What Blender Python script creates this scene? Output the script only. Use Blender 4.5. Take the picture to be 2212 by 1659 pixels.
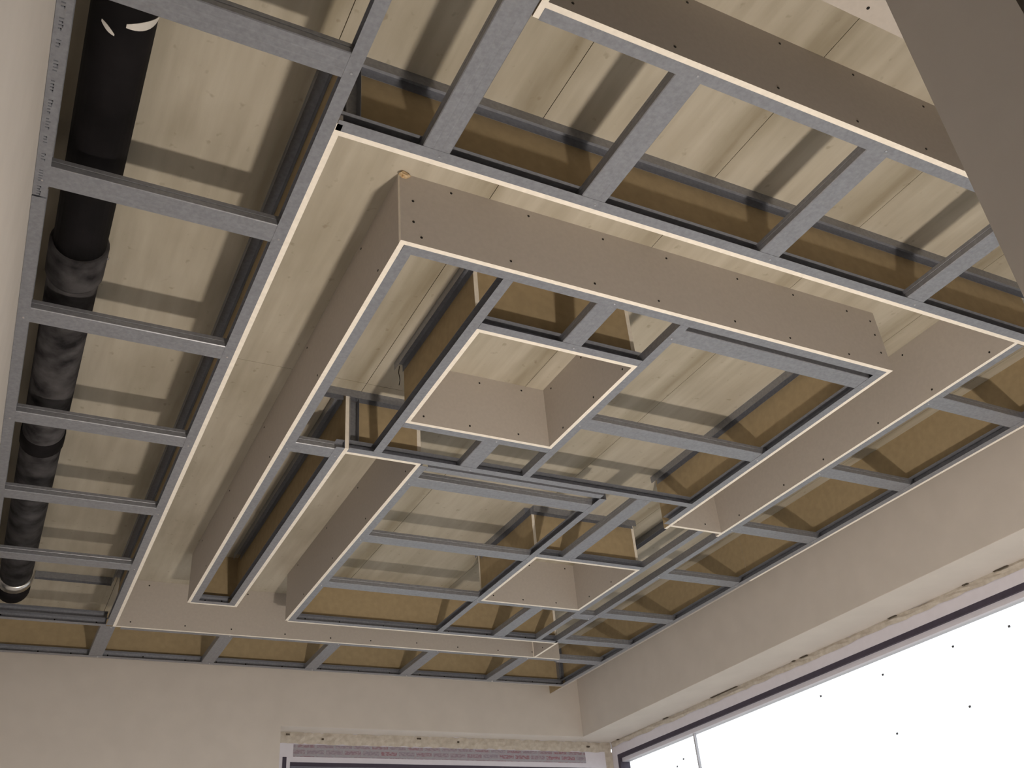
import bpy, bmesh, math, random
from mathutils import Matrix, Vector
random.seed(7)
for o in list(bpy.data.objects): bpy.data.objects.remove(o)
C = bpy.context.scene.collection
SC = bpy.context.scene

# ---------------------------------------------------------------- camera
S = 1.45            # plan unit -> metres (a 60 mm channel measures 0.0414 units)
G = 2.95            # height of the underside of the metal grid
CAMZ = 1.50
YAW, PITCH, ROLL, FPX = 0.520394791, 0.568219071, -0.0928184565, 2055.256
def make_camera():
    cy, sy, cp, sp, cr, sr = math.cos(YAW), math.sin(YAW), math.cos(PITCH), math.sin(PITCH), math.cos(ROLL), math.sin(ROLL)
    fwd = Vector((sy*cp, cy*cp, sp)); right = Vector((cy, -sy, 0)); up = right.cross(fwd)
    r2 = cr*right + sr*up; u2 = -sr*right + cr*up
    cam = bpy.data.cameras.new('camera'); cam.sensor_fit = 'HORIZONTAL'; cam.sensor_width = 36.0
    cam.lens = FPX/2212*36.0; cam.clip_start = 0.02
    o = bpy.data.objects.new('camera', cam); C.objects.link(o)
    m = Matrix.Identity(4)
    for i, v in enumerate((r2, u2, -fwd)):
        for k in range(3): m[k][i] = v[k]
    m.translation = Vector((0, 0, CAMZ)); o.matrix_world = m
    SC.camera = o
make_camera()

# ---------------------------------------------------------------- sky and exposure
w = bpy.data.worlds.new('sky'); SC.world = w; w.use_nodes = True
bgn = w.node_tree.nodes['Background']; bgn.inputs['Color'].default_value = (0.93, 0.95, 1.0, 1); bgn.inputs['Strength'].default_value = 2.2
SC.view_settings.view_transform = 'Standard'; SC.view_settings.look = 'None'
SC.view_settings.gamma = 1.0; SC.view_settings.use_curve_mapping = False
SC.view_settings.exposure = 0.50
LAMP_POWER = 56.0
LAMP_COL = (1.0, 0.885, 0.755)
LAMP_POS = (0.70, 0.395, -1.70)     # plan units, z below the grid; from the shadows on the slab

# ---------------------------------------------------------------- materials
def mat(name, col, rough=0.8, metal=0.0, var=0.08, scale=30.0, bump=0.0, stretch=(1, 1, 1), col2=None, spec=0.3, detail=4.0):
    m = bpy.data.materials.new(name); m.use_nodes = True
    nt = m.node_tree; b = nt.nodes['Principled BSDF']
    b.inputs['Roughness'].default_value = rough; b.inputs['Metallic'].default_value = metal
    b.inputs['Specular IOR Level'].default_value = spec
    geo = nt.nodes.new('ShaderNodeNewGeometry'); mp = nt.nodes.new('ShaderNodeMapping'); mp.inputs['Scale'].default_value = stretch
    nz = nt.nodes.new('ShaderNodeTexNoise'); nz.inputs['Scale'].default_value = scale; nz.inputs['Detail'].default_value = detail
    nt.links.new(geo.outputs['Position'], mp.inputs['Vector']); nt.links.new(mp.outputs['Vector'], nz.inputs['Vector'])
    rp = nt.nodes.new('ShaderNodeValToRGB')
    c2 = col2 or tuple(min(1, c*(1+var)) for c in col)
    c1 = col if col2 else tuple(c*(1-var) for c in col)
    rp.color_ramp.elements[0].position = 0.32; rp.color_ramp.elements[1].position = 0.68
    rp.color_ramp.elements[0].color = (*c1, 1); rp.color_ramp.elements[1].color = (*c2, 1)
    nt.links.new(nz.outputs['Fac'], rp.inputs['Fac']); nt.links.new(rp.outputs['Color'], b.inputs['Base Color'])
    if bump:
        bp = nt.nodes.new('ShaderNodeBump'); bp.inputs['Strength'].default_value = bump; bp.inputs['Distance'].default_value = 0.004
        nt.links.new(nz.outputs['Fac'], bp.inputs['Height']); nt.links.new(bp.outputs['Normal'], b.inputs['Normal'])
    return m

def concrete_mat():
    m = bpy.data.materials.new('concrete_slab'); m.use_nodes = True
    nt = m.node_tree; b = nt.nodes['Principled BSDF']; b.inputs['Roughness'].default_value = 0.85; b.inputs['Specular IOR Level'].default_value = 0.25
    geo = nt.nodes.new('ShaderNodeNewGeometry')
    def noise(scale, stretch, detail=5):
        mp = nt.nodes.new('ShaderNodeMapping'); mp.inputs['Scale'].default_value = stretch
        n = nt.nodes.new('ShaderNodeTexNoise'); n.inputs['Scale'].default_value = scale; n.inputs['Detail'].default_value = detail
        nt.links.new(geo.outputs['Position'], mp.inputs['Vector']); nt.links.new(mp.outputs['Vector'], n.inputs['Vector']); return n
    def ramp(src, p0, c0, p1, c1):
        r = nt.nodes.new('ShaderNodeValToRGB'); r.color_ramp.elements[0].position = p0; r.color_ramp.elements[1].position = p1
        r.color_ramp.elements[0].color = (*c0, 1); r.color_ramp.elements[1].color = (*c1, 1); nt.links.new(src.outputs['Fac'], r.inputs['Fac']); return r
    def mix(a, bb, fac=1.0):
        x = nt.nodes.new('ShaderNodeMix'); x.data_type = 'RGBA'; x.blend_type = 'MULTIPLY'; x.inputs['Factor'].default_value = fac
        nt.links.new(a, x.inputs['A']); nt.links.new(bb, x.inputs['B']); return x.outputs['Result']
    # damp formwork stains beside the panel joints
    sep = nt.nodes.new('ShaderNodeSeparateXYZ'); nt.links.new(geo.outputs['Position'], sep.inputs['Vector'])
    def mth(op, a, b=None):
        n = nt.nodes.new('ShaderNodeMath'); n.operation = op
        for i, q in enumerate((a, b)):
            if q is None: continue
            if isinstance(q, (int, float)): n.inputs[i].default_value = q
            else: nt.links.new(q, n.inputs[i])
        return n.outputs[0]
    fr = mth('FRACT', mth('DIVIDE', mth('SUBTRACT', sep.outputs['X'], 0.59*S - 5*0.336*S + 0.08), 0.336*S))
    d = mth('ABSOLUTE', mth('SUBTRACT', fr, 0.78))
    band = mth('MAXIMUM', mth('SUBTRACT', 1.0, mth('DIVIDE', d, 0.17)), 0.0)
    sn = mth('MULTIPLY', band, noise(11, (1.6, 0.22, 1), 6).outputs['Fac'])
    stain = nt.nodes.new('ShaderNodeValToRGB'); stain.color_ramp.elements[0].position = 0.14; stain.color_ramp.elements[1].position = 0.55
    stain.color_ramp.elements[0].color = (1, 1, 1, 1); stain.color_ramp.elements[1].color = (0.66, 0.63, 0.56, 1)
    nt.links.new(sn, stain.inputs['Fac'])
    grain = ramp(noise(30, (1, 0.10, 1), 8), 0.3, (0.475, 0.43, 0.35), 0.68, (0.57, 0.525, 0.44))
    cloud = ramp(noise(4.0, (1, 0.6, 1), 8), 0.34, (0.84, 0.83, 0.80), 0.58, (1, 1, 1))
    spots = ramp(noise(38, (1, 0.8, 1), 2), 0.24, (0.72, 0.69, 0.64), 0.33, (1, 1, 1))
    c = mix(mix(grain.outputs['Color'], cloud.outputs['Color']), spots.outputs['Color'], 0.7)
    c = mix(c, stain.outputs['Color'], 0.9)
    nt.links.new(c, b.inputs['Base Color'])
    bp = nt.nodes.new('ShaderNodeBump'); bp.inputs['Strength'].default_value = 0.15; bp.inputs['Distance'].default_value = 0.003
    nt.links.new(noise(60, (1, 0.3, 1)).outputs['Fac'], bp.inputs['Height']); nt.links.new(bp.outputs['Normal'], b.inputs['Normal'])
    return m

def glass_mat():
    m = bpy.data.materials.new('window_glass'); m.use_nodes = True; nt = m.node_tree
    for n in list(nt.nodes):
        if n.type != 'OUTPUT_MATERIAL': nt.nodes.remove(n)
    out = nt.nodes['Material Output']; t = nt.nodes.new('ShaderNodeBsdfTransparent'); t.inputs['Color'].default_value = (0.93, 0.95, 0.95, 1)
    g = nt.nodes.new('ShaderNodeBsdfGlossy'); g.inputs['Roughness'].default_value = 0.02
    mx = nt.nodes.new('ShaderNodeMixShader'); mx.inputs['Fac'].default_value = 0.05
    pass; nt.links.new(t.outputs['BSDF'], mx.inputs[1]); nt.links.new(g.outputs['BSDF'], mx.inputs[2])
    nt.links.new(mx.outputs['Shader'], out.inputs['Surface']); return m

def film_mat():
    m = bpy.data.materials.new('printed_film'); m.use_nodes = True; nt = m.node_tree; b = nt.nodes['Principled BSDF']
    b.inputs['Roughness'].default_value = 0.4
    geo = nt.nodes.new('ShaderNodeNewGeometry'); sep = nt.nodes.new('ShaderNodeSeparateXYZ'); nt.links.new(geo.outputs['Position'], sep.inputs['Vector'])
    com = nt.nodes.new('ShaderNodeCombineXYZ'); nt.links.new(sep.outputs['X'], com.inputs['X']); nt.links.new(sep.outputs['Z'], com.inputs['Y'])
    br = nt.nodes.new('ShaderNodeTexBrick'); br.inputs['Scale'].default_value = 1.0; br.inputs['Brick Width'].default_value = 0.10; br.inputs['Row Height'].default_value = 0.031
    br.inputs['Mortar Size'].default_value = 0.006; br.inputs['Mortar Smooth'].default_value = 0.2
    br.inputs['Color1'].default_value = (0.30, 0.15, 0.18, 1); br.inputs['Color2'].default_value = (0.28, 0.24, 0.29, 1); br.inputs['Mortar'].default_value = (0.36, 0.36, 0.41, 1)
    nt.links.new(com.outputs['Vector'], br.inputs['Vector'])
    nz = nt.nodes.new('ShaderNodeTexNoise'); nz.inputs['Scale'].default_value = 1.0; mp = nt.nodes.new('ShaderNodeMapping'); mp.inputs['Scale'].default_value = (70, 120, 1)
    nt.links.new(com.outputs['Vector'], mp.inputs['Vector']); nt.links.new(mp.outputs['Vector'], nz.inputs['Vector'])
    mx = nt.nodes.new('ShaderNodeMix'); mx.data_type = 'RGBA'; rp = nt.nodes.new('ShaderNodeValToRGB'); rp.color_ramp.elements[0].position = 0.45; rp.color_ramp.elements[1].position = 0.6
    nt.links.new(nz.outputs['Fac'], rp.inputs['Fac']); nt.links.new(rp.outputs['Color'], mx.inputs['Factor'])
    nt.links.new(br.outputs['Color'], mx.inputs['A']); mx.inputs['B'].default_value = (0.36, 0.32, 0.36, 1)
    nt.links.new(mx.outputs['Result'], b.inputs['Base Color']); return m

M = {
 'slab': concrete_mat(),
 'joint': mat('slab_joint', (0.36, 0.325, 0.265), 0.9),
 'face': mat('board_grey_paper', (0.50, 0.455, 0.415), 0.85, var=0.03, scale=90),
 'back': mat('board_brown_paper', (0.41, 0.32, 0.195), 0.9, var=0.06, scale=40),
 'edge': mat('board_cut_gypsum', (0.93, 0.87, 0.78), 0.9, var=0.05, scale=60),
 'metal': mat('galvanised_steel', (0.29, 0.30, 0.335), 0.40, 0.45, var=0.11, scale=110, stretch=(1, 1, 1), spec=0.5),
 'dmetal': mat('dull_steel', (0.20, 0.21, 0.22), 0.5, 0.8, var=0.15, scale=40),
 'screw': mat('black_screw', (0.015, 0.014, 0.013), 0.5, 0.3),
 'zinc': mat('zinc_screw', (0.75, 0.75, 0.78), 0.22, 1.0),
 'wall': mat('plaster_paint', (0.66, 0.61, 0.565), 0.85, var=0.025, scale=9),
 'rough': mat('rough_mortar', (0.46, 0.41, 0.35), 0.95, scale=45, bump=0.5, col2=(0.58, 0.53, 0.47)),
 'crack': mat('crack_dark', (0.10, 0.08, 0.06), 0.95),
 'frame': mat('window_frame_white', (0.72, 0.70, 0.78), 0.35, var=0.02, spec=0.4),
 'gasket': mat('window_gasket', (0.06, 0.05, 0.075), 0.6),
 'glass': glass_mat(), 'film': film_mat(),
 'dot': mat('dot_sticker', (0.10, 0.10, 0.11), 0.7),
 'silicone': mat('joint_silicone', (0.50, 0.50, 0.54), 0.5),
 'pipe': mat('pipe_black', (0.006, 0.0055, 0.006), 0.8, scale=7, col2=(0.018, 0.016, 0.018), spec=0.1, detail=8),
 'dust': mat('pipe_dusty', (0.012, 0.011, 0.013), 0.85, scale=14, col2=(0.10, 0.095, 0.10), spec=0.2, detail=8),
 'patch': mat('pipe_patch_white', (0.75, 0.72, 0.68), 0.6),
 'clamp': mat('clamp_steel', (0.72, 0.71, 0.70), 0.28, 0.95),
 'floor': mat('floor_screed', (0.42, 0.40, 0.37), 0.9, scale=4),
 'ground': mat('ground_outside', (0.20, 0.19, 0.17), 0.95, scale=0.5),
 'ink': mat('print_ink', (0.15, 0.16, 0.19), 0.7),
 'wood': mat('corner_crumb', (0.45, 0.27, 0.12), 0.9, scale=150, col2=(0.75, 0.62, 0.42)),
 'lampbody': mat('lamp_body', (0.55, 0.30, 0.03), 0.5),
}

# ---------------------------------------------------------------- helpers
def P(x, y, z): return Vector((x*S, y*S, G + z*S))
BT = 0.0086; UW = 0.0186; CW = 0.0414; H = 0.1465
def link(name, bm, mats, parent=None):
    me = bpy.data.meshes.new(name); bmesh.ops.recalc_face_normals(bm, faces=bm.faces); bm.to_mesh(me); bm.free()
    o = bpy.data.objects.new(name, me); C.objects.link(o)
    for m in (mats if isinstance(mats, (list, tuple)) else [mats]): me.materials.append(M[m] if isinstance(m, str) else m)
    if parent: o.parent = parent
    return o
def box(bm, a, b, mi=0):
    (x0, y0, z0), (x1, y1, z1) = a, b
    v = [bm.verts.new((x, y, z)) for x in (x0, x1) for y in (y0, y1) for z in (z0, z1)]
    fs = [bm.faces.new([v[i] for i in q]) for q in ((0, 1, 3, 2), (4, 6, 7, 5), (0, 4, 5, 1), (2, 3, 7, 6), (0, 2, 6, 4), (1, 5, 7, 3))]
    for f in fs: f.material_index = mi
    return fs        # -x +x -y +y -z +z
def ubox(bm, x0, x1, y0, y1, z0, z1, mi=0): return box(bm, P(x0, y0, z0), P(x1, y1, z1), mi)
def tag(o, label=None, cat=None, group=None, kind=None):
    if label: o['label'] = label
    if cat: o['category'] = cat
    if group: o['group'] = group
    if kind: o['kind'] = kind
    return o
def empty(name, loc):
    o = bpy.data.objects.new(name, None); C.objects.link(o); o.location = loc; o.empty_display_size = 0.05; return o
def structure(name, bm, mats, parent=None):
    o = link(name, bm, mats, parent)
    if not parent: o['kind'] = 'structure'
    return o

def profile(name, path, axis, a0, a1, t, m='metal'):
    """thin folded sheet: path of (lateral m, height m) points, extruded along 'x' or 'y' or 'z' from a0 to a1 (m)"""
    n = len(path); off = []
    for i in range(n):
        p = Vector(path[i]); d1 = (p - Vector(path[i-1])).normalized() if i else None
        d2 = (Vector(path[i+1]) - p).normalized() if i < n-1 else None
        nn = [Vector((-d.y, d.x)) for d in (d1, d2) if d is not None]
        if len(nn) == 2:
            b = (nn[0] + nn[1]); L = b.length
            b = b/L if L > 1e-6 else nn[0]; k = max(0.4, b.dot(nn[0])); off.append(p + b*(t/k))
        else: off.append(p + nn[0]*t)
    ring = [Vector(p) for p in path] + off[::-1]
    bm = bmesh.new()
    def pt(q, a):
        if axis == 'y': return (q.x, a, q.y)
        if axis == 'x': return (a, q.x, q.y)
        return (q.x, q.y, a)
    r0 = [bm.verts.new(pt(q, a0)) for q in ring]; r1 = [bm.verts.new(pt(q, a1)) for q in ring]
    N = len(ring)
    for i in range(N):
        j = (i+1) % N; bm.faces.new((r0[i], r0[j], r1[j], r1[i]))
    for i in range(n-1):
        a, b = i, i+1; c, d = N-1-i, N-2-i
        bm.faces.new((r0[a], r0[b], r0[d], r0[c])); bm.faces.new((r1[a], r1[c], r1[d], r1[b]))
    return link(name, bm, m)

# shared screw meshes
def disc_mesh(name, r, h, m, seg=8):
    bm = bmesh.new(); a = []
    for z, rr in ((0, r), (h, r*0.8)):
        a.append([bm.verts.new((rr*math.cos(2*math.pi*k/seg), rr*math.sin(2*math.pi*k/seg), z)) for k in range(seg)])
    bm.faces.new(a[1]); bm.faces.new(a[0][::-1])
    for k in range(seg): bm.faces.new((a[0][k], a[0][(k+1) % seg], a[1][(k+1) % seg], a[1][k]))
    me = bpy.data.meshes.new(name); bm.to_mesh(me); bm.free(); me.materials.append(M[m]); return me
SCREW = disc_mesh('screw', 0.0034, 0.0011, 'screw'); ZINC = disc_mesh('zinc_screw', 0.0032, 0.0018, 'zinc')
def put_screw(parent, loc, normal, mesh=SCREW, name='screw'):
    o = bpy.data.objects.new(name, mesh); C.objects.link(o); o.parent = parent
    q = Vector((0, 0, 1)).rotation_difference(Vector(normal)); o.rotation_mode = 'QUATERNION'; o.rotation_quaternion = q; o.location = Vector(loc)
    return o

BOARDS = []
def board(axis, c0, a0, a1, front, label, group='plasterboard strips of the lighting recess', z0=0.0, z1=H, rows=True, edge='edge', step=0.155, face='face', name='plasterboard_strip'):
    """vertical plasterboard strip; c0 = lower coordinate of its thickness, front = +1/-1 side with grey paper"""
    bm = bmesh.new()
    if axis == 'x': fs = ubox(bm, a0, a1, c0, c0+BT, z0, z1); lo, hi = 2, 3
    else: fs = ubox(bm, c0, c0+BT, a0, a1, z0, z1); lo, hi = 0, 1
    for f in fs: f.material_index = 2
    fs[hi if front > 0 else lo].material_index = 0; fs[lo if front > 0 else hi].material_index = 1
    o = link(name, bm, [face, 'back', edge])
    tag(o, label, 'plasterboard', group)
    if rows:
        cf = c0+BT if front > 0 else c0; L = a1-a0
        for zz, ph in ((z0+0.0155, 0.3), (z1-0.0155, 0.55)):
            n = max(2, int(round(L/step)))
            for k in range(n):
                a = a0 + L*(k+ph)/n + random.uniform(-0.012, 0.012); z = zz + random.uniform(-0.003, 0.003)
                a = min(max(a, a0+0.02), a1-0.02)
                p = P(a, cf, z) if axis == 'x' else P(cf, a, z)
                nrm = (0, front, 0) if axis == 'x' else (front, 0, 0)
                put_screw(o, p, nrm)
    return o

def track(axis, web, a0, a1, open_, label, group, fix=0.0, dz=0.0, m='metal'):
    """28 x 27 mm U track lying on its side at grid level; web position, open towards +1/-1"""
    w_ = web*S; s = open_; z = G + dz
    path = [(w_+s*0.027, z), (w_, z), (w_, z+0.028), (w_+s*0.027, z+0.028)]
    if s > 0: path = path[::-1]
    o = profile('perimeter_track', path, axis, a0*S, a1*S, 0.0007, m)
    tag(o, label, 'metal track', group)
    if fix:
        a = a0 + fix*0.4
        while a < a1:
            loc = (a*S, w_+s*0.0009, z+0.014+random.uniform(-.003, .003)) if axis == 'x' else (w_+s*0.0009, a*S, z+0.014)
            put_screw(o, loc, (0, s, 0) if axis == 'x' else (s, 0, 0)); a += fix*random.uniform(0.8, 1.2)
    return o
def slab_track(axis, web, a0, a1, side, label, group='tracks fixed to the slab'):
    """28 mm track on the slab, opening down, behind a board at web, on its +1/-1 side"""
    w_ = web*S; z = G + H*S; e = side*0.0005
    path = [(w_+e, z-0.027), (w_+e, z-0.0002), (w_+e+side*0.028, z-0.0002), (w_+e+side*0.028, z-0.027)]
    if side < 0: path = path[::-1]
    o = profile('slab_track', path, axis, a0*S, a1*S, -0.0007)
    return tag(o, label, 'metal track', group)
def channel(axis, c0, a0, a1, label, group, ends=(True, True), dz=0.0008):
    """60 x 27 mm C channel, flat face down, with rolled lips; c0 = lower lateral edge"""
    c = (c0 + CW/2)*S; z = G + dz; h = 0.0262; w2 = CW*S/2
    path = [(c-w2+0.006, z+h), (c-w2, z+h), (c-w2, z+0.017), (c-w2+0.0008, z+0.0155), (c-w2, z+0.014), (c-w2, z+0.0018), (c-w2+0.0018, z), (c-0.011, z), (c-0.0085, z+0.0003), (c-0.006, z), (c+0.006, z), (c+0.0085, z+0.0003), (c+0.011, z), (c+w2-0.0018, z), (c+w2, z+0.0018), (c+w2, z+0.014), (c+w2-0.0008, z+0.0155), (c+w2, z+0.017), (c+w2, z+h), (c+w2-0.006, z+h)]
    o = profile('ceiling_channel', path, axis, a0*S, a1*S, 0.0007)
    tag(o, label, 'metal channel', group)
    for flag, a, s in ((ends[0], a0, 1), (ends[1], a1, -1)):
        if flag:
            aa = a*S + s*0.011
            put_screw(o, (aa, c+0.012, z-0.0008) if axis == 'x' else (c+0.012, aa, z-0.0008), (0, 0, -1), ZINC)
    return o
def post(x, y, z0, z1, sx, sy, label, m='metal'):
    """short vertical piece of track, opening towards (sx, sy)"""
    X, Y = x*S, y*S
    if sy: path = [(X-0.014, Y+sy*0.027), (X-0.014, Y), (X+0.014, Y), (X+0.014, Y+sy*0.027)]
    else: path = [(X+sx*0.027, Y-0.014), (X, Y-0.014), (X, Y+0.014), (X+sx*0.027, Y+0.014)]
    o = profile('upright_track', path, 'z', G+z0*S, G+z1*S, 0.0007, m)
    return tag(o, label, 'metal track', 'upright track pieces')

# ================================================================ the setting
Z0 = -G/S                                  # floor, in plan units
XL = -0.0895; XR = 2.101; YF = 3.36; ZL = -0.162
bm = bmesh.new(); ubox(bm, XL-0.12, 2.4, -1.8, 3.55, Z0-0.08, Z0); structure('floor', bm, 'floor')
bm = bmesh.new(); ubox(bm, -30, 40, -30, 40, Z0-2.3, Z0-2.1); structure('ground', bm, 'ground')
# slab with formwork panels
bm = bmesh.new(); ubox(bm, XL-0.12, 2.6, -1.8, 3.75, H+0.006, H+0.14)
slab = structure('ceiling', bm, 'joint')
xs = [XL-0.12, 0.255, 0.590, 0.926, 1.262, 1.598, 1.934, 2.6]; ys = [-1.8, -0.057, 1.667, 3.39, 3.75]
for i in range(len(xs)-1):
    for j in range(len(ys)-1):
        bm = bmesh.new(); g = 0.0006; dz = random.uniform(-0.0004, 0.0004)
        ubox(bm, xs[i]+g, xs[i+1]-g, ys[j]+g, ys[j+1]-g, H, H+0.0065)
        link('slab_panel', bm, 'slab', slab)
bm = bmesh.new(); ubox(bm, XL-0.12, XL, -1.8, YF, Z0, H); structure('wall_left', bm, 'wall')
# far wall with window opening up to the corner
OX = 0.886
bm = bmesh.new(); ubox(bm, XL-0.12, OX, YF, 3.55, Z0, H); ubox(bm, OX, XR+0.3, YF, 3.55, ZL, H); ubox(bm, OX, XR+0.3, YF, 3.55, Z0, -1.45)
wf = structure('wall_far', bm, 'wall')
bm = bmesh.new(); ubox(bm, OX, XR-0.0, YF+0.001, 3.438, ZL-0.0006, ZL+0.002); link('reveal_soffit', bm, 'wall', wf)
# right wall with window opening
WY0 = 0.62; FX = 2.28
bm = bmesh.new(); ubox(bm, XR, XR+0.3, -0.3, YF, ZL, H); ubox(bm, XR, XR+0.3, -0.3, WY0, Z0, ZL); ubox(bm, XR, XR+0.3, WY0, YF, Z0, -1.9)
wr = structure('wall_right', bm, 'wall')
bm = bmesh.new(); ubox(bm, XR+0.001, FX, WY0, YF+0.079, ZL-0.0006, ZL+0.002); link('reveal_soffit', bm, 'wall', wr)
# near wall with the doorway the camera stands in
JX = 0.62; JY0, JY1 = JX/2.85, JX/1.993
bm = bmesh.new(); ubox(bm, JX, XR, JY0, JY1, Z0, H); structure('wall_near', bm, 'wall')
bm = bmesh.new(); ubox(bm, XL-0.12, 2.6, -1.86, -1.8, Z0, H); structure('wall_back', bm, 'wall')
bm = bmesh.new(); ubox(bm, XR, XR+0.1, -1.8, -0.3, Z0, H); structure('wall_side', bm, 'wall')

# windows
def rough_strip(parent, axis, a0, a1, c, z0, z1, depth, n=90):
    bm = bmesh.new(); rows = []
    for r in range(4):
        row = []
        for k in range(n+1):
            a = a0 + (a1-a0)*k/n; z = z0 + (z1-z0)*r/3 + (random.uniform(-.0025, .0025) if r in (0, 3) else 0)
            d = c - depth*random.uniform(0.2, 1.0)*(1 if r in (1, 2) else 0.4)
            row.append(bm.verts.new(P(a, d, z) if axis == 'x' else P(d, a, z)))
        rows.append(row)
    for r in range(3):
        for k in range(n): bm.faces.new((rows[r][k], rows[r][k+1], rows[r+1][k+1], rows[r+1][k]))
    back = [[bm.verts.new(P(a, c+0.01, z) if axis == 'x' else P(c+0.01, a, z)) for a in (a0, a1)] for z in (z0, z1)]
    bm.faces.new((back[0][0], back[0][1], back[1][1], back[1][0]))
    return link('mortar_strip', bm, 'rough', parent)
win = empty('window_1', P(FX, 2.0, -1.9)); win['kind'] = 'structure'
YC = YF+0.08
def wpart(name, m, *b, parent=None):
    bm = bmesh.new(); ubox(bm, *b); o = link(name, bm, m); par = parent or win
    o.parent = par; o.matrix_parent_inverse = par.matrix_basis.inverted(); return o
wpart('frame_head', 'frame', FX, FX+0.05, WY0, YC, -0.217, ZL+0.002)
wpart('frame_sill', 'frame', FX, FX+0.05, WY0, YC, -1.9, -1.85)
wpart('frame_stile', 'frame', FX, FX+0.05, YC-0.035, YC, -1.85, -0.217)
wpart('frame_stile', 'frame', FX, FX+0.05, WY0, WY0+0.035, -1.85, -0.217)
wpart('gasket', 'gasket', FX+0.002, FX+0.048, WY0+0.035, YC-0.035, -0.2325, -0.217)
wpart('gasket', 'gasket', FX+0.002, FX+0.048, YC-0.05, YC-0.035, -1.85, -0.2325)
wpart('glazing_bead', 'frame', FX+0.012, FX+0.046, WY0+0.035, YC-0.05, -0.247, -0.2325)
PANES = []
for a, b in ((WY0+0.03, 2.917), (2.923, YC-0.045)): PANES.append(wpart('pane', 'glass', FX+0.025, FX+0.029, a, b, -1.86, -0.24))
wpart('pane_joint', 'silicone', FX+0.022, FX+0.032, 2.9165, 2.9235, -1.85, -0.247)
for y_, z_ in ((2.255, -0.288), (1.993, -0.296), (1.731, -0.294), (1.548, -0.298), (1.740, -0.453), (2.002, -0.461), (1.563, -0.470), (3.05, -0.335), (3.005, -0.318)):
    bm = bmesh.new(); ubox(bm, FX+0.0225, FX+0.0255, y_-0.0028, y_+0.0028, z_-0.0028, z_+0.0028)
    link('dot_marker', bm, 'dot', PANES[0] if y_ < 2.917 else PANES[1])
ms = rough_strip(None, 'y', WY0, YC-0.01, FX, -0.183, ZL, 0.006); ms.parent = win; ms.matrix_parent_inverse = win.matrix_basis.inverted()
for y_, L in ((1.36, 0.02), (1.47, 0.045), (1.60, 0.018), (1.86, 0.03), (2.24, 0.035), (2.30, 0.012), (2.60, 0.15), (3.02, 0.03), (3.37, 0.012)):
    o = wpart('mortar_crack', 'crack', FX-0.0095, FX-0.002, y_, y_+L, ZL-0.0032, ZL-0.0018)
win2 = empty('window_2', P(1.5, YC, -1.45)); win2['kind'] = 'structure'
def w2(name, m, *b): return wpart(name, m, *b, parent=win2)
XE = 2.245
w2('frame_head', 'frame', OX+0.015, XE, YC, YC+0.05, -0.262, ZL+0.002)
w2('frame_stile', 'frame', OX+0.015, 0.945, YC, YC+0.05, -1.45, -0.262)
w2('frame_stile', 'frame', XE-0.05, XE, YC, YC+0.05, -1.45, -0.262)
w2('frame_sill', 'frame', OX+0.015, XE, YC, YC+0.05, -1.5, -1.44)
w2('gasket', 'gasket', 0.945, XE-0.05, YC+0.003, YC+0.048, -0.275, -0.262)
w2('gasket', 'gasket', 0.918, 0.932, YC-0.0015, YC+0.01, -1.44, -0.246)
w2('pane', 'glass', 0.93, XE-0.04, YC+0.025, YC+0.029, -1.45, -0.27)
w2('protective_film', 'film', 0.955, 2.150, YC-0.0012, YC+0.004, -0.2445, -0.2035)
w2('corner_post', 'rough', XE, XE+0.045, YC, YC+0.05, -1.9, -0.2)
ms = rough_strip(None, 'x', OX, XE+0.03, YC, -0.2015, ZL, 0.006); ms.parent = win2; ms.matrix_parent_inverse = win2.matrix_basis.inverted()
for x_, L, dz in ((0.925, 0.013, 0), (1.055, 0.007, -0.012), (1.42, 0.016, 0.0), (1.585, 0.007, -.008), (2.16, 0.012, -0.01)):
    w2('mortar_crack', 'crack', x_, x_+L, YC-0.0075, YC-0.002, -0.1745+dz, -0.1690+dz)

# ================================================================ plasterboard
gr = 'plasterboard strips of the lighting recess'
board('x', 0.8734, 0.2701, 1.73, +1, 'long plasterboard strip across the doorway side of the recess frame, brown back showing', gr, rows=False)
board('y', 0.2615, 0.862, 2.936, +1, 'long plasterboard strip along the pipe side of the recess frame', gr, rows=False)
board('y', 1.652, 0.882, 1.852, -1, 'grey plasterboard strip along the window side of the recess frame', gr)
board('x', 2.936, 0.2615, 1.775, -1, 'grey plasterboard strip closing the far end of the recess near the far wall', gr)
board('y', 1.668, 2.775, 2.9358, -1, 'short plasterboard return in the far window-side corner of the recess', gr, step=0.1)
bm = bmesh.new(); ubox(bm, 1.6655, 1.668, 2.9325, 2.936, 0.0, H); o = link('corner_bead', bm, 'edge'); tag(o, 'pale vertical bead in the far inside corner of the recess', 'trim')
bd = board('x', 1.0477, 0.4257, 1.4897, -1, 'wide grey plasterboard strip with black screws on the inner frame facing the doorway', gr)
for zz in (0.045, 0.09): put_screw(bd, P(0.448, 1.0477, zz), (0, -1, 0))
for zz in (0.04, 0.085, 0.12): put_screw(bd, P(1.472, 1.0477, zz), (0, -1, 0))
board('y', 0.4257, 1.0563, 2.695, -1, 'long grey plasterboard strip on the inner frame facing the pipe side', gr, step=0.3)
board('y', 1.481, 1.0563, 1.851, +1, 'plasterboard strip on the inner frame with its brown back towards the square openings', gr, rows=False)
bd = board('x', 1.826, 1.4897, 1.652, -1, 'small plasterboard closing the end of the window-side recess channel', gr, step=0.09)
board('x', 2.690, 0.4343, 0.5563, +1, 'short plasterboard closing the far end of the narrow metal finger', gr, rows=False)
board('y', 0.5563, 1.706, 2.6986, +1, 'plasterboard strip along the narrow slot, cut end standing beside the cross track', gr, rows=False)
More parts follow.
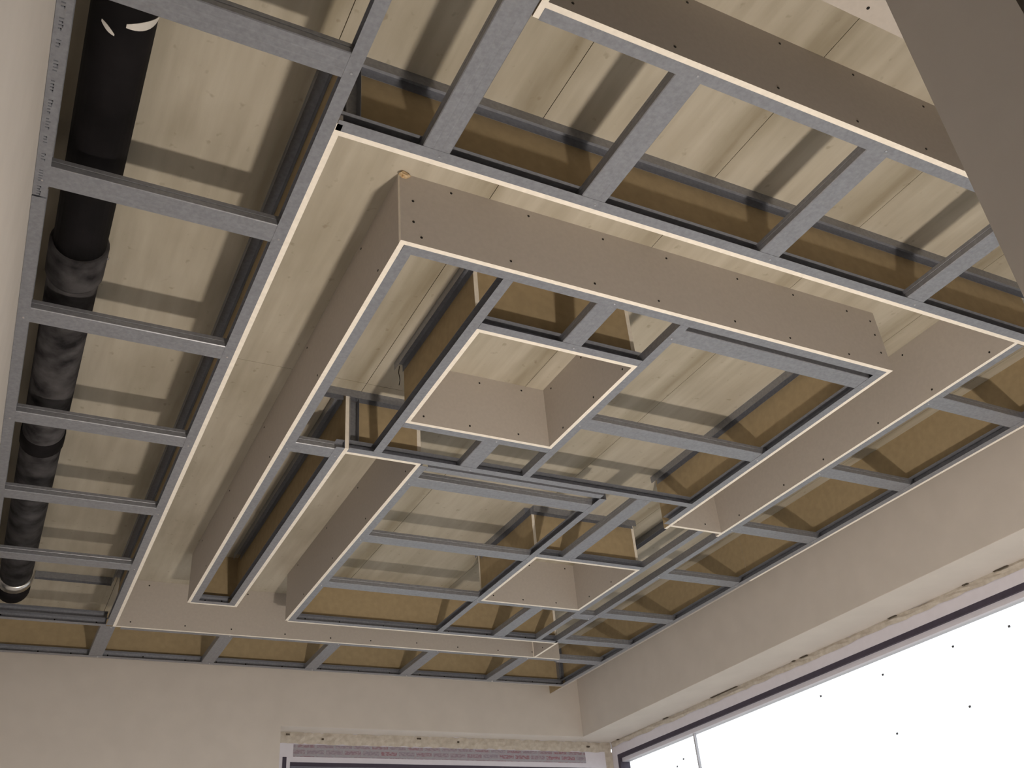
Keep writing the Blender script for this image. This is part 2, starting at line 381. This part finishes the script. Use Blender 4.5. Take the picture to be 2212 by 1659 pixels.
board('x', 1.720, 0.5649, 0.7279, +1, 'short plasterboard closing the doorway end of the narrow slot', gr, rows=False)
board('y', 0.7279, 1.720, 2.775, -1, 'grey plasterboard strip on the window side of the narrow slot', gr, step=0.28)
board('x', 2.775, 0.7365, 1.668, +1, 'plasterboard strip at the far end of the inner frame, brown back showing', gr, rows=False)
def square(x0, x1, y0, y1, which, far_over):
    g2 = 'plasterboard sides of the square openings'
    ylow = y0; yhigh = y1 - (BT if far_over else 0)
    board('y', x0, ylow, yhigh, +1, f'pipe-side plasterboard wall of the {which} square opening', g2, rows=False)
    board('y', x1-BT, ylow, yhigh, -1, f'window-side grey plasterboard wall of the {which} square opening', g2, step=0.11)
    board('x', y0, x0+BT, x1-BT, +1, f'doorway-side plasterboard wall of the {which} square opening, brown back showing', g2, rows=False)
    a, b = (x0, x1) if far_over else (x0+BT, x1-BT)
    board('x', y1-BT, a, b, -1, f'far grey plasterboard wall of the {which} square opening', g2, step=0.12)
square(0.6370, 0.9806, 1.218, 1.5656, 'larger-looking, doorway-side', False)
square(1.2373, 1.5807, 2.1185, 2.468, 'second, far-wall', True)
g3 = 'plasterboard fronts of the curtain pockets'
board('y', 1.967, 0.3125, 2.10, +1, 'long plasterboard front of the curtain pocket beside the bright window, pale cut edge', g3, rows=False)
board('y', 1.967, 2.1005, 3.3595, +1, 'shorter plasterboard front of the curtain pocket running into the far corner', g3, rows=False, edge='face')
board('x', 3.25, XL, 1.9668, +1, 'plasterboard front of the curtain pocket along the far wall', g3, rows=False, edge='face')
g4 = 'plasterboard of the recess beside the doorway'
board('x', 0.5835, 0.434, 1.9665, -1, 'shaded grey plasterboard strip of the second recess beside the doorway wall', g4)
board('y', 0.4255, 0.2512, 0.609, +1, 'plasterboard strip ending the second recess, pale cut end beside a metal channel', g4, rows=False)
bm = bmesh.new(); fs = ubox(bm, 0.4345, 1.9665, JY1+0.0005, 0.4405, -BT, 0.0)
o = link('ceiling_plasterboard', bm, 'face'); tag(o, 'flat plasterboard ceiling panel above the doorway wall', 'plasterboard')
for k in range(6): put_screw(o, P(0.6+k*0.2, 0.425, -BT), (0, 0, -1))
# crumbled corner of the inner frame
bm = bmesh.new(); bmesh.ops.create_icosphere(bm, subdivisions=2, radius=0.011)
for v in bm.verts: v.co = Vector((v.co.x*1.3, v.co.y*0.7, v.co.z*0.8))*random.uniform(0.75, 1.25) + P(0.433, 1.0455, H-0.006)
tag(link('plaster_crumb', bm, 'wood'), 'crumbly brown plaster chip at the top corner of the inner frame', 'plaster')

# ================================================================ metal tracks at grid level
gt = 'perimeter tracks of the ceiling grid'
tk = track('y', XL+0.0004, 0.26, 1.150, +1, 'printed metal track on the left wall beside the doorway', gt)
for grp in range(11):
    bmk = bmesh.new(); y0 = 0.80 + grp*0.033
    for k in range(random.choice((3, 4, 5))):
        yy = y0 + k*0.0052; hh = random.uniform(0.0035, 0.006)
        ubox(bmk, XL+0.0055, XL+0.0055+hh, yy, yy+0.0016, -0.0003, 0.0)
        if random.random() < 0.6: ubox(bmk, XL+0.0055+hh-0.0014, XL+0.0055+hh, yy, yy+0.004, -0.0003, 0.0)
    link('printed_mark', bmk, 'ink', tk)
track('y', XL+0.0004, 1.1535, 3.249, +1, 'long plain metal track on the left wall under the pipe', gt)
track('y', 0.2615, 0.26, 2.9362, -1, 'metal track along the pipe side of the recess frame', gt)
track('x', 0.8734, 0.2625, 1.9660, -1, 'metal track along the doorway side of the recess frame', gt)
track('y', 1.6606, 0.884, 2.7735, +1, 'metal track along the window side of the recess frame', gt)
track('x', 2.9446, 0.285, 1.775, +1, 'metal track behind the far plasterboard of the recess', gt)
track('x', 2.948, XL+0.0008, 0.243, -1, 'metal cross track with screws under the end of the pipe', gt, fix=0.13)
o = track('x', 2.9485, XL+0.0008, 0.243, -1, 'metal track stacked above the cross track at the pipe end', gt, dz=0.0285)
track('x', 1.0563, 0.4352, 1.4805, +1, 'metal track inside the doorway side of the inner frame', gt)
track('y', 0.4343, 1.0749, 2.690, +1, 'metal track inside the pipe side of the inner frame', gt)
track('y', 1.481, 1.0749, 1.8250, -1, 'metal track inside the window side of the inner frame', gt)
track('x', 2.690, 0.4530, 0.5380, -1, 'short metal track at the far end of the narrow finger', gt, fix=0.05)
track('y', 0.5563, 1.7062, 2.690, -1, 'metal track along the pipe side of the narrow slot', gt)
track('x', 1.720, 0.5650, 1.4625, -1, 'long metal cross track between the two square openings', gt, fix=0.14)
track('x', 1.7290, 0.7560, 1.2180, +1, 'shorter metal cross track back to back with the long one between the square openings', gt)
track('y', 0.7365, 1.7290, 2.7560, +1, 'metal track along the window side of the narrow slot', gt)
track('x', 2.775, 0.7370, 1.668, -1, 'metal track along the far end of the inner frame', gt, fix=0.13)
gb = 'tracks around the square openings'
def square_tracks(x0, x1, y0, y1, ya, yb, which):
    track('y', x0, ya, yb, -1, f'metal track on the pipe side of the {which} square opening', gb)
    track('y', x1, max(ya, 1.8352) if which.startswith('second') else ya, yb, +1, f'metal track on the window side of the {which} square opening', gb)
    track('x', y0, x0+0.0006, x1-0.0006, -1, f'metal track on the doorway side of the {which} square opening', gb)
    track('x', y1, x0+0.0006, x1-0.0006, +1, f'metal track on the far side of the {which} square opening', gb)
square_tracks(0.6370, 0.9806, 1.218, 1.5656, 1.0752, 1.7012, 'larger-looking, doorway-side')
square_tracks(1.2373, 1.5807, 2.1185, 2.468, 1.7480, 2.7562, 'second, far-wall')
track('y', 1.967, 0.3125, 3.2310, -1, 'metal track along the curtain pocket beside the window', gt)
track('x', 3.25, XL+0.02, 1.9660, -1, 'metal track along the far wall curtain pocket', gt, fix=0.115)
track('x', 0.592, 0.4344, 1.9480, +1, 'metal track behind the shaded plasterboard beside the doorway', gt)

# ================================================================ channels
gl = 'cross channels below the pipe'
for k, y in enumerate((0.7475, 1.087, 1.4265, 1.770, 2.1145, 2.463)):
    channel('x', y, XL+0.003, 0.2600, 'galvanised cross channel from the left wall ' + ('before the white patches on the pipe', 'at the joint of the two wall tracks', 'just past the pipe socket', 'between the pipe socket and the pipe collar', 'just past the pipe collar', 'nearest the shiny pipe clamp')[k], gl)
gn = 'channels between the two recess frames'
channel('y', 0.383, 0.2512, 0.8722, 'galvanised channel beside the end of the second recess', gn, ends=(False, True))
for k, x in enumerate((0.641, 0.985, 1.3265)): channel('y', x, 0.5935, 0.8722, 'galvanised channel between the two recess frames, ' + ('next to the long one at the recess end', 'middle one of the three alike', 'nearest the shaded doorway wall')[k], gn)
gf = 'short channels at the far wall'
for k, x in enumerate((0.229, 0.576, 0.925, 1.276, 1.622)): channel('y', x, 2.9462, 3.2485, 'short channel at the far wall ' + ('in line with the pipe-side recess track', 'in line with the narrow slot', 'above the left part of the far window', 'level with the second square opening', 'nearest the window corner')[k], gf)
gw = 'short channels at the window pocket'
for k, y in enumerate((1.0900, 1.4320, 1.7750, 2.1220, 2.4720, 2.7360)): channel('x', y, 1.6622, 1.9655, 'short channel at the window pocket ' + ('in line with the doorway side of the inner frame', 'halfway along the grey recess strip', 'at the closed end of the recess channel', 'level with the near side of the second square opening', 'level with the far side of the second square opening', 'in line with the far end of the inner frame')[k], gw)
channel('x', 2.936, 1.775, 1.9655, 'very short channel in the far window-side corner', gw)
gi = 'channels inside the inner frame'
channel('x', 1.7170, 0.4358, 0.5548, 'short shiny channel bridging the narrow finger', gi)
channel('y', 0.8025, 1.0578, 1.2165, 'short channel on the doorway side of the first square opening', gi)
channel('y', 0.8220, 1.5672, 1.7186, 'short channel between the first square opening and the cross track', gi)
channel('x', 1.0880, 0.9822, 1.4795, 'channel next to the inner frame track beside the first square opening', gi)
channel('x', 1.4270, 0.9822, 1.4795, 'channel from the far corner of the first square opening to the window side', gi)
channel('x', 1.7880, 0.7380, 1.2358, 'channel running close beside the double cross track', gi)
channel('y', 1.3120, 1.7220, 2.1170, 'channel from the cross track to the second square opening', gi)
channel('x', 2.1170, 0.7380, 1.2358, 'channel from the narrow slot to the near corner of the second square opening', gi)
channel('x', 2.4430, 0.7380, 1.2358, 'channel from the narrow slot to the far corner of the second square opening', gi)
channel('y', 1.4200, 2.4696, 2.7735, 'short channel between the second square opening and the far frame end', gi)
channel('x', 2.5000, 1.5822, 1.6600, 'very short channel beside the second square opening on the window side', gi)

# ================================================================ slab tracks and posts
gs = 'tracks fixed to the slab'
slab_track('x', 0.8734, 0.2705, 1.95, -1, 'shiny track on the slab above the doorway side of the recess frame')
slab_track('y', 0.2615, 0.875, 2.93, -1, 'dark track on the slab along the pipe side of the recess frame')
slab_track('x', 2.9365, 0.03, 0.2415, +1, 'short track on the slab at the end of the pipe')
slab_track('y', 1.481, 1.060, 1.846, -1, 'track on the slab along the window side of the inner frame')
slab_track('y', 0.5563, 1.728, 2.66, -1, 'dark track on the slab above the narrow finger')
slab_track('x', 1.720, 0.440, 0.760, -1, 'track on the slab above the doorway end of the narrow slot')
slab_track('y', 0.6370, 1.215, 1.571, -1, 'dark track on the slab beside the first square opening')
slab_track('x', 2.1185, 1.235, 1.578, -1, 'track on the slab on the doorway side of the second square opening')
slab_track('y', 1.2373, 2.12, 2.45, -1, 'track on the slab on the pipe side of the second square opening')
slab_track('y', 1.6606, 0.90, 2.93, +1, 'track on the slab behind the window side of the recess frame')
post(0.2825, 0.8730, 0.0196, H-0.0192, 0, -1, 'upright track piece in the doorway corner of the recess frame')
post(0.5755, 1.7196, 0.0196, H-0.0192, 0, -1, 'upright track piece beside the cut end of the slot plasterboard')
post(1.9535, 3.2496, 0.0196, H-0.001, 0, -1, 'upright track piece in the far window corner')
post(0.4435, 2.672, 0.02, H-0.001, 1, 0, 'upright track piece in the far end of the narrow finger')

# ================================================================ drain pipe
def tube(bm, pts, radii, seg=28, cap=True):
    rings = []
    for i, p in enumerate(pts):
        d = (Vector(pts[min(i+1, len(pts)-1)]) - Vector(pts[max(i-1, 0)])).normalized()
        ax = Vector((1, 0, 0)); u = (ax - d*ax.dot(d)).normalized(); v = d.cross(u)
        rings.append([bm.verts.new(Vector(p) + radii[i]*(math.cos(2*math.pi*k/seg)*u + math.sin(2*math.pi*k/seg)*v)) for k in range(seg)])
    for a, b in zip(rings, rings[1:]):
        for k in range(seg): bm.faces.new((a[k], a[(k+1) % seg], b[(k+1) % seg], b[k]))
    if cap: bm.faces.new(rings[0][::-1]); bm.faces.new(rings[-1])
    for f in bm.faces: f.smooth = True
PX, PZ, PR = -0.019, 0.098, 0.0415
pipe = empty('drain_pipe', P(PX, 0.2, PZ)); tag(pipe, 'black soot-stained drain pipe hanging under the slab along the left wall', 'pipe')
def ppart(name, m, pts, rad, par=pipe, cap=True):
    bm = bmesh.new(); tube(bm, [P(*q) for q in pts], [r*S for r in rad], cap=cap); o = link(name, bm, m); o.parent = par; o.matrix_parent_inverse = pipe.matrix_basis.inverted() if par is pipe else Matrix.Identity(4)
    return o
ppart('pipe_section', 'pipe', [(PX, 0.15, PZ), (PX, 1.385, PZ)], [PR*0.985, PR*0.985])
sock = ppart('pipe_socket', 'dust', [(PX, 1.35, PZ), (PX, 1.352, PZ), (PX, 1.43, PZ), (PX, 1.44, PZ)], [PR*1.05, PR*1.11, PR*1.11, PR*1.02])
ppart('pipe_section', 'dust', [(PX, 1.43, PZ), (PX, 2.97, PZ)], [PR, PR])
ppart('pipe_collar', 'pipe', [(PX, 2.0, PZ), (PX, 2.003, PZ), (PX, 2.05, PZ), (PX, 2.053, PZ)], [PR*1.0, PR*1.07, PR*1.07, PR*1.0])
el = [(PX, 2.955 + 0.055*math.sin(t*math.pi/16), PZ + 0.055*(1-math.cos(t*math.pi/16))) for t in range(0, 8)]
ppart('pipe_elbow', 'pipe', [(PX, 2.90, PZ)] + el, [PR*1.06]*9)
ppart('pipe_clamp', 'clamp', [(PX, 2.842, PZ), (PX, 2.8425, PZ), (PX, 2.884, PZ), (PX, 2.8845, PZ)], [PR, PR*1.13, PR*1.13, PR], cap=False)
# two thin white arc patches on the underside of the pipe
def arc_patch(y0, y1, a0, a1, r, name, m, skew=0.0, n=10):
    bm = bmesh.new(); rr = []
    for k in range(n+1):
        t = k/n; a = math.radians(a0 + (a1-a0)*t); wdt = (y1-y0)*(0.15 + 0.85*math.sin(math.pi*min(1, max(0.02, t*0.85+0.1))))
        yc = (y0+y1)/2 + skew*t
        rr.append([bm.verts.new(P(PX + q*math.cos(a), yc + e*wdt/2, PZ + q*math.sin(a))) for q in (r, r+0.0007) for e in (-1, 1)])
    for a, b in zip(rr, rr[1:]):
        for i, j in ((0, 1), (3, 2), (1, 3), (2, 0)): bm.faces.new((a[i], a[j], b[j], b[i]))
    bm.faces.new([rr[0][i] for i in (0, 1, 3, 2)]); bm.faces.new([rr[-1][i] for i in (0, 1, 3, 2)])
    o = link(name, bm, m); o.parent = pipe; o.matrix_parent_inverse = pipe.matrix_basis.inverted()
arc_patch(0.855, 0.869, 278, 352, PR*0.988, 'white_patch', 'patch', -0.002)
arc_patch(0.866, 0.874, 236, 262, PR*0.988, 'white_patch', 'patch', 0.012)
b_ = put_screw(sock, (0, 0, 0), (0, 0, -1), ZINC, 'socket_bolt'); b_.location = P(PX+PR*1.11, 1.37, PZ-0.004); b_.scale = (1.4, 1.4, 3)

bm = bmesh.new(); tube(bm, [P(0.6295, 1.572, H-0.004), P(0.6285, 1.574, H-0.02), P(0.6315, 1.575, H-0.038), P(0.630, 1.577, H-0.05)], [0.0012]*4, 6)
tag(link('loose_wire', bm, 'screw'), 'thin dark wire end hanging beside the first square opening', 'wire')

# ================================================================ work lamp standing on the floor (below the view)
lp = P(*LAMP_POS); lamp = empty('work_lamp', (lp.x, lp.y, 0)); tag(lamp, 'work lamp on a low stand pointing up at the ceiling grid beside the doorway wall', 'lamp')
def lpart(name, m, bm):
    o = link(name, bm, m); o.parent = lamp; o.matrix_parent_inverse = lamp.matrix_basis.inverted(); return o
bm = bmesh.new(); tube(bm, [(lp.x, lp.y, 0), (lp.x, lp.y, 0.03)], [0.11, 0.11]); lpart('base', 'lampbody', bm)
bm = bmesh.new(); tube(bm, [(lp.x, lp.y, 0.03), (lp.x, lp.y, lp.z-0.08)], [0.015, 0.015], 12); lpart('pole', 'dmetal', bm)
bm = bmesh.new(); tube(bm, [(lp.x, lp.y, lp.z-0.08), (lp.x, lp.y, lp.z-0.078), (lp.x, lp.y, lp.z-0.012)], [0.05, 0.09, 0.115]); lpart('housing', 'lampbody', bm)
ld = bpy.data.lights.new('work_lamp_light_offscreen', 'AREA'); ld.shape = 'DISK'; ld.size = 0.19; ld.energy = LAMP_POWER; ld.color = LAMP_COL
lo = bpy.data.objects.new('work_lamp_light_offscreen', ld); C.objects.link(lo); lo.location = (lp.x, lp.y, lp.z)
tgt = P(1.5, 2.6, 0); lo.rotation_mode = 'QUATERNION'; lo.rotation_quaternion = (tgt - lp).to_track_quat('-Z', 'Y')
lo.parent = lamp; lo.matrix_parent_inverse = lamp.matrix_basis.inverted()
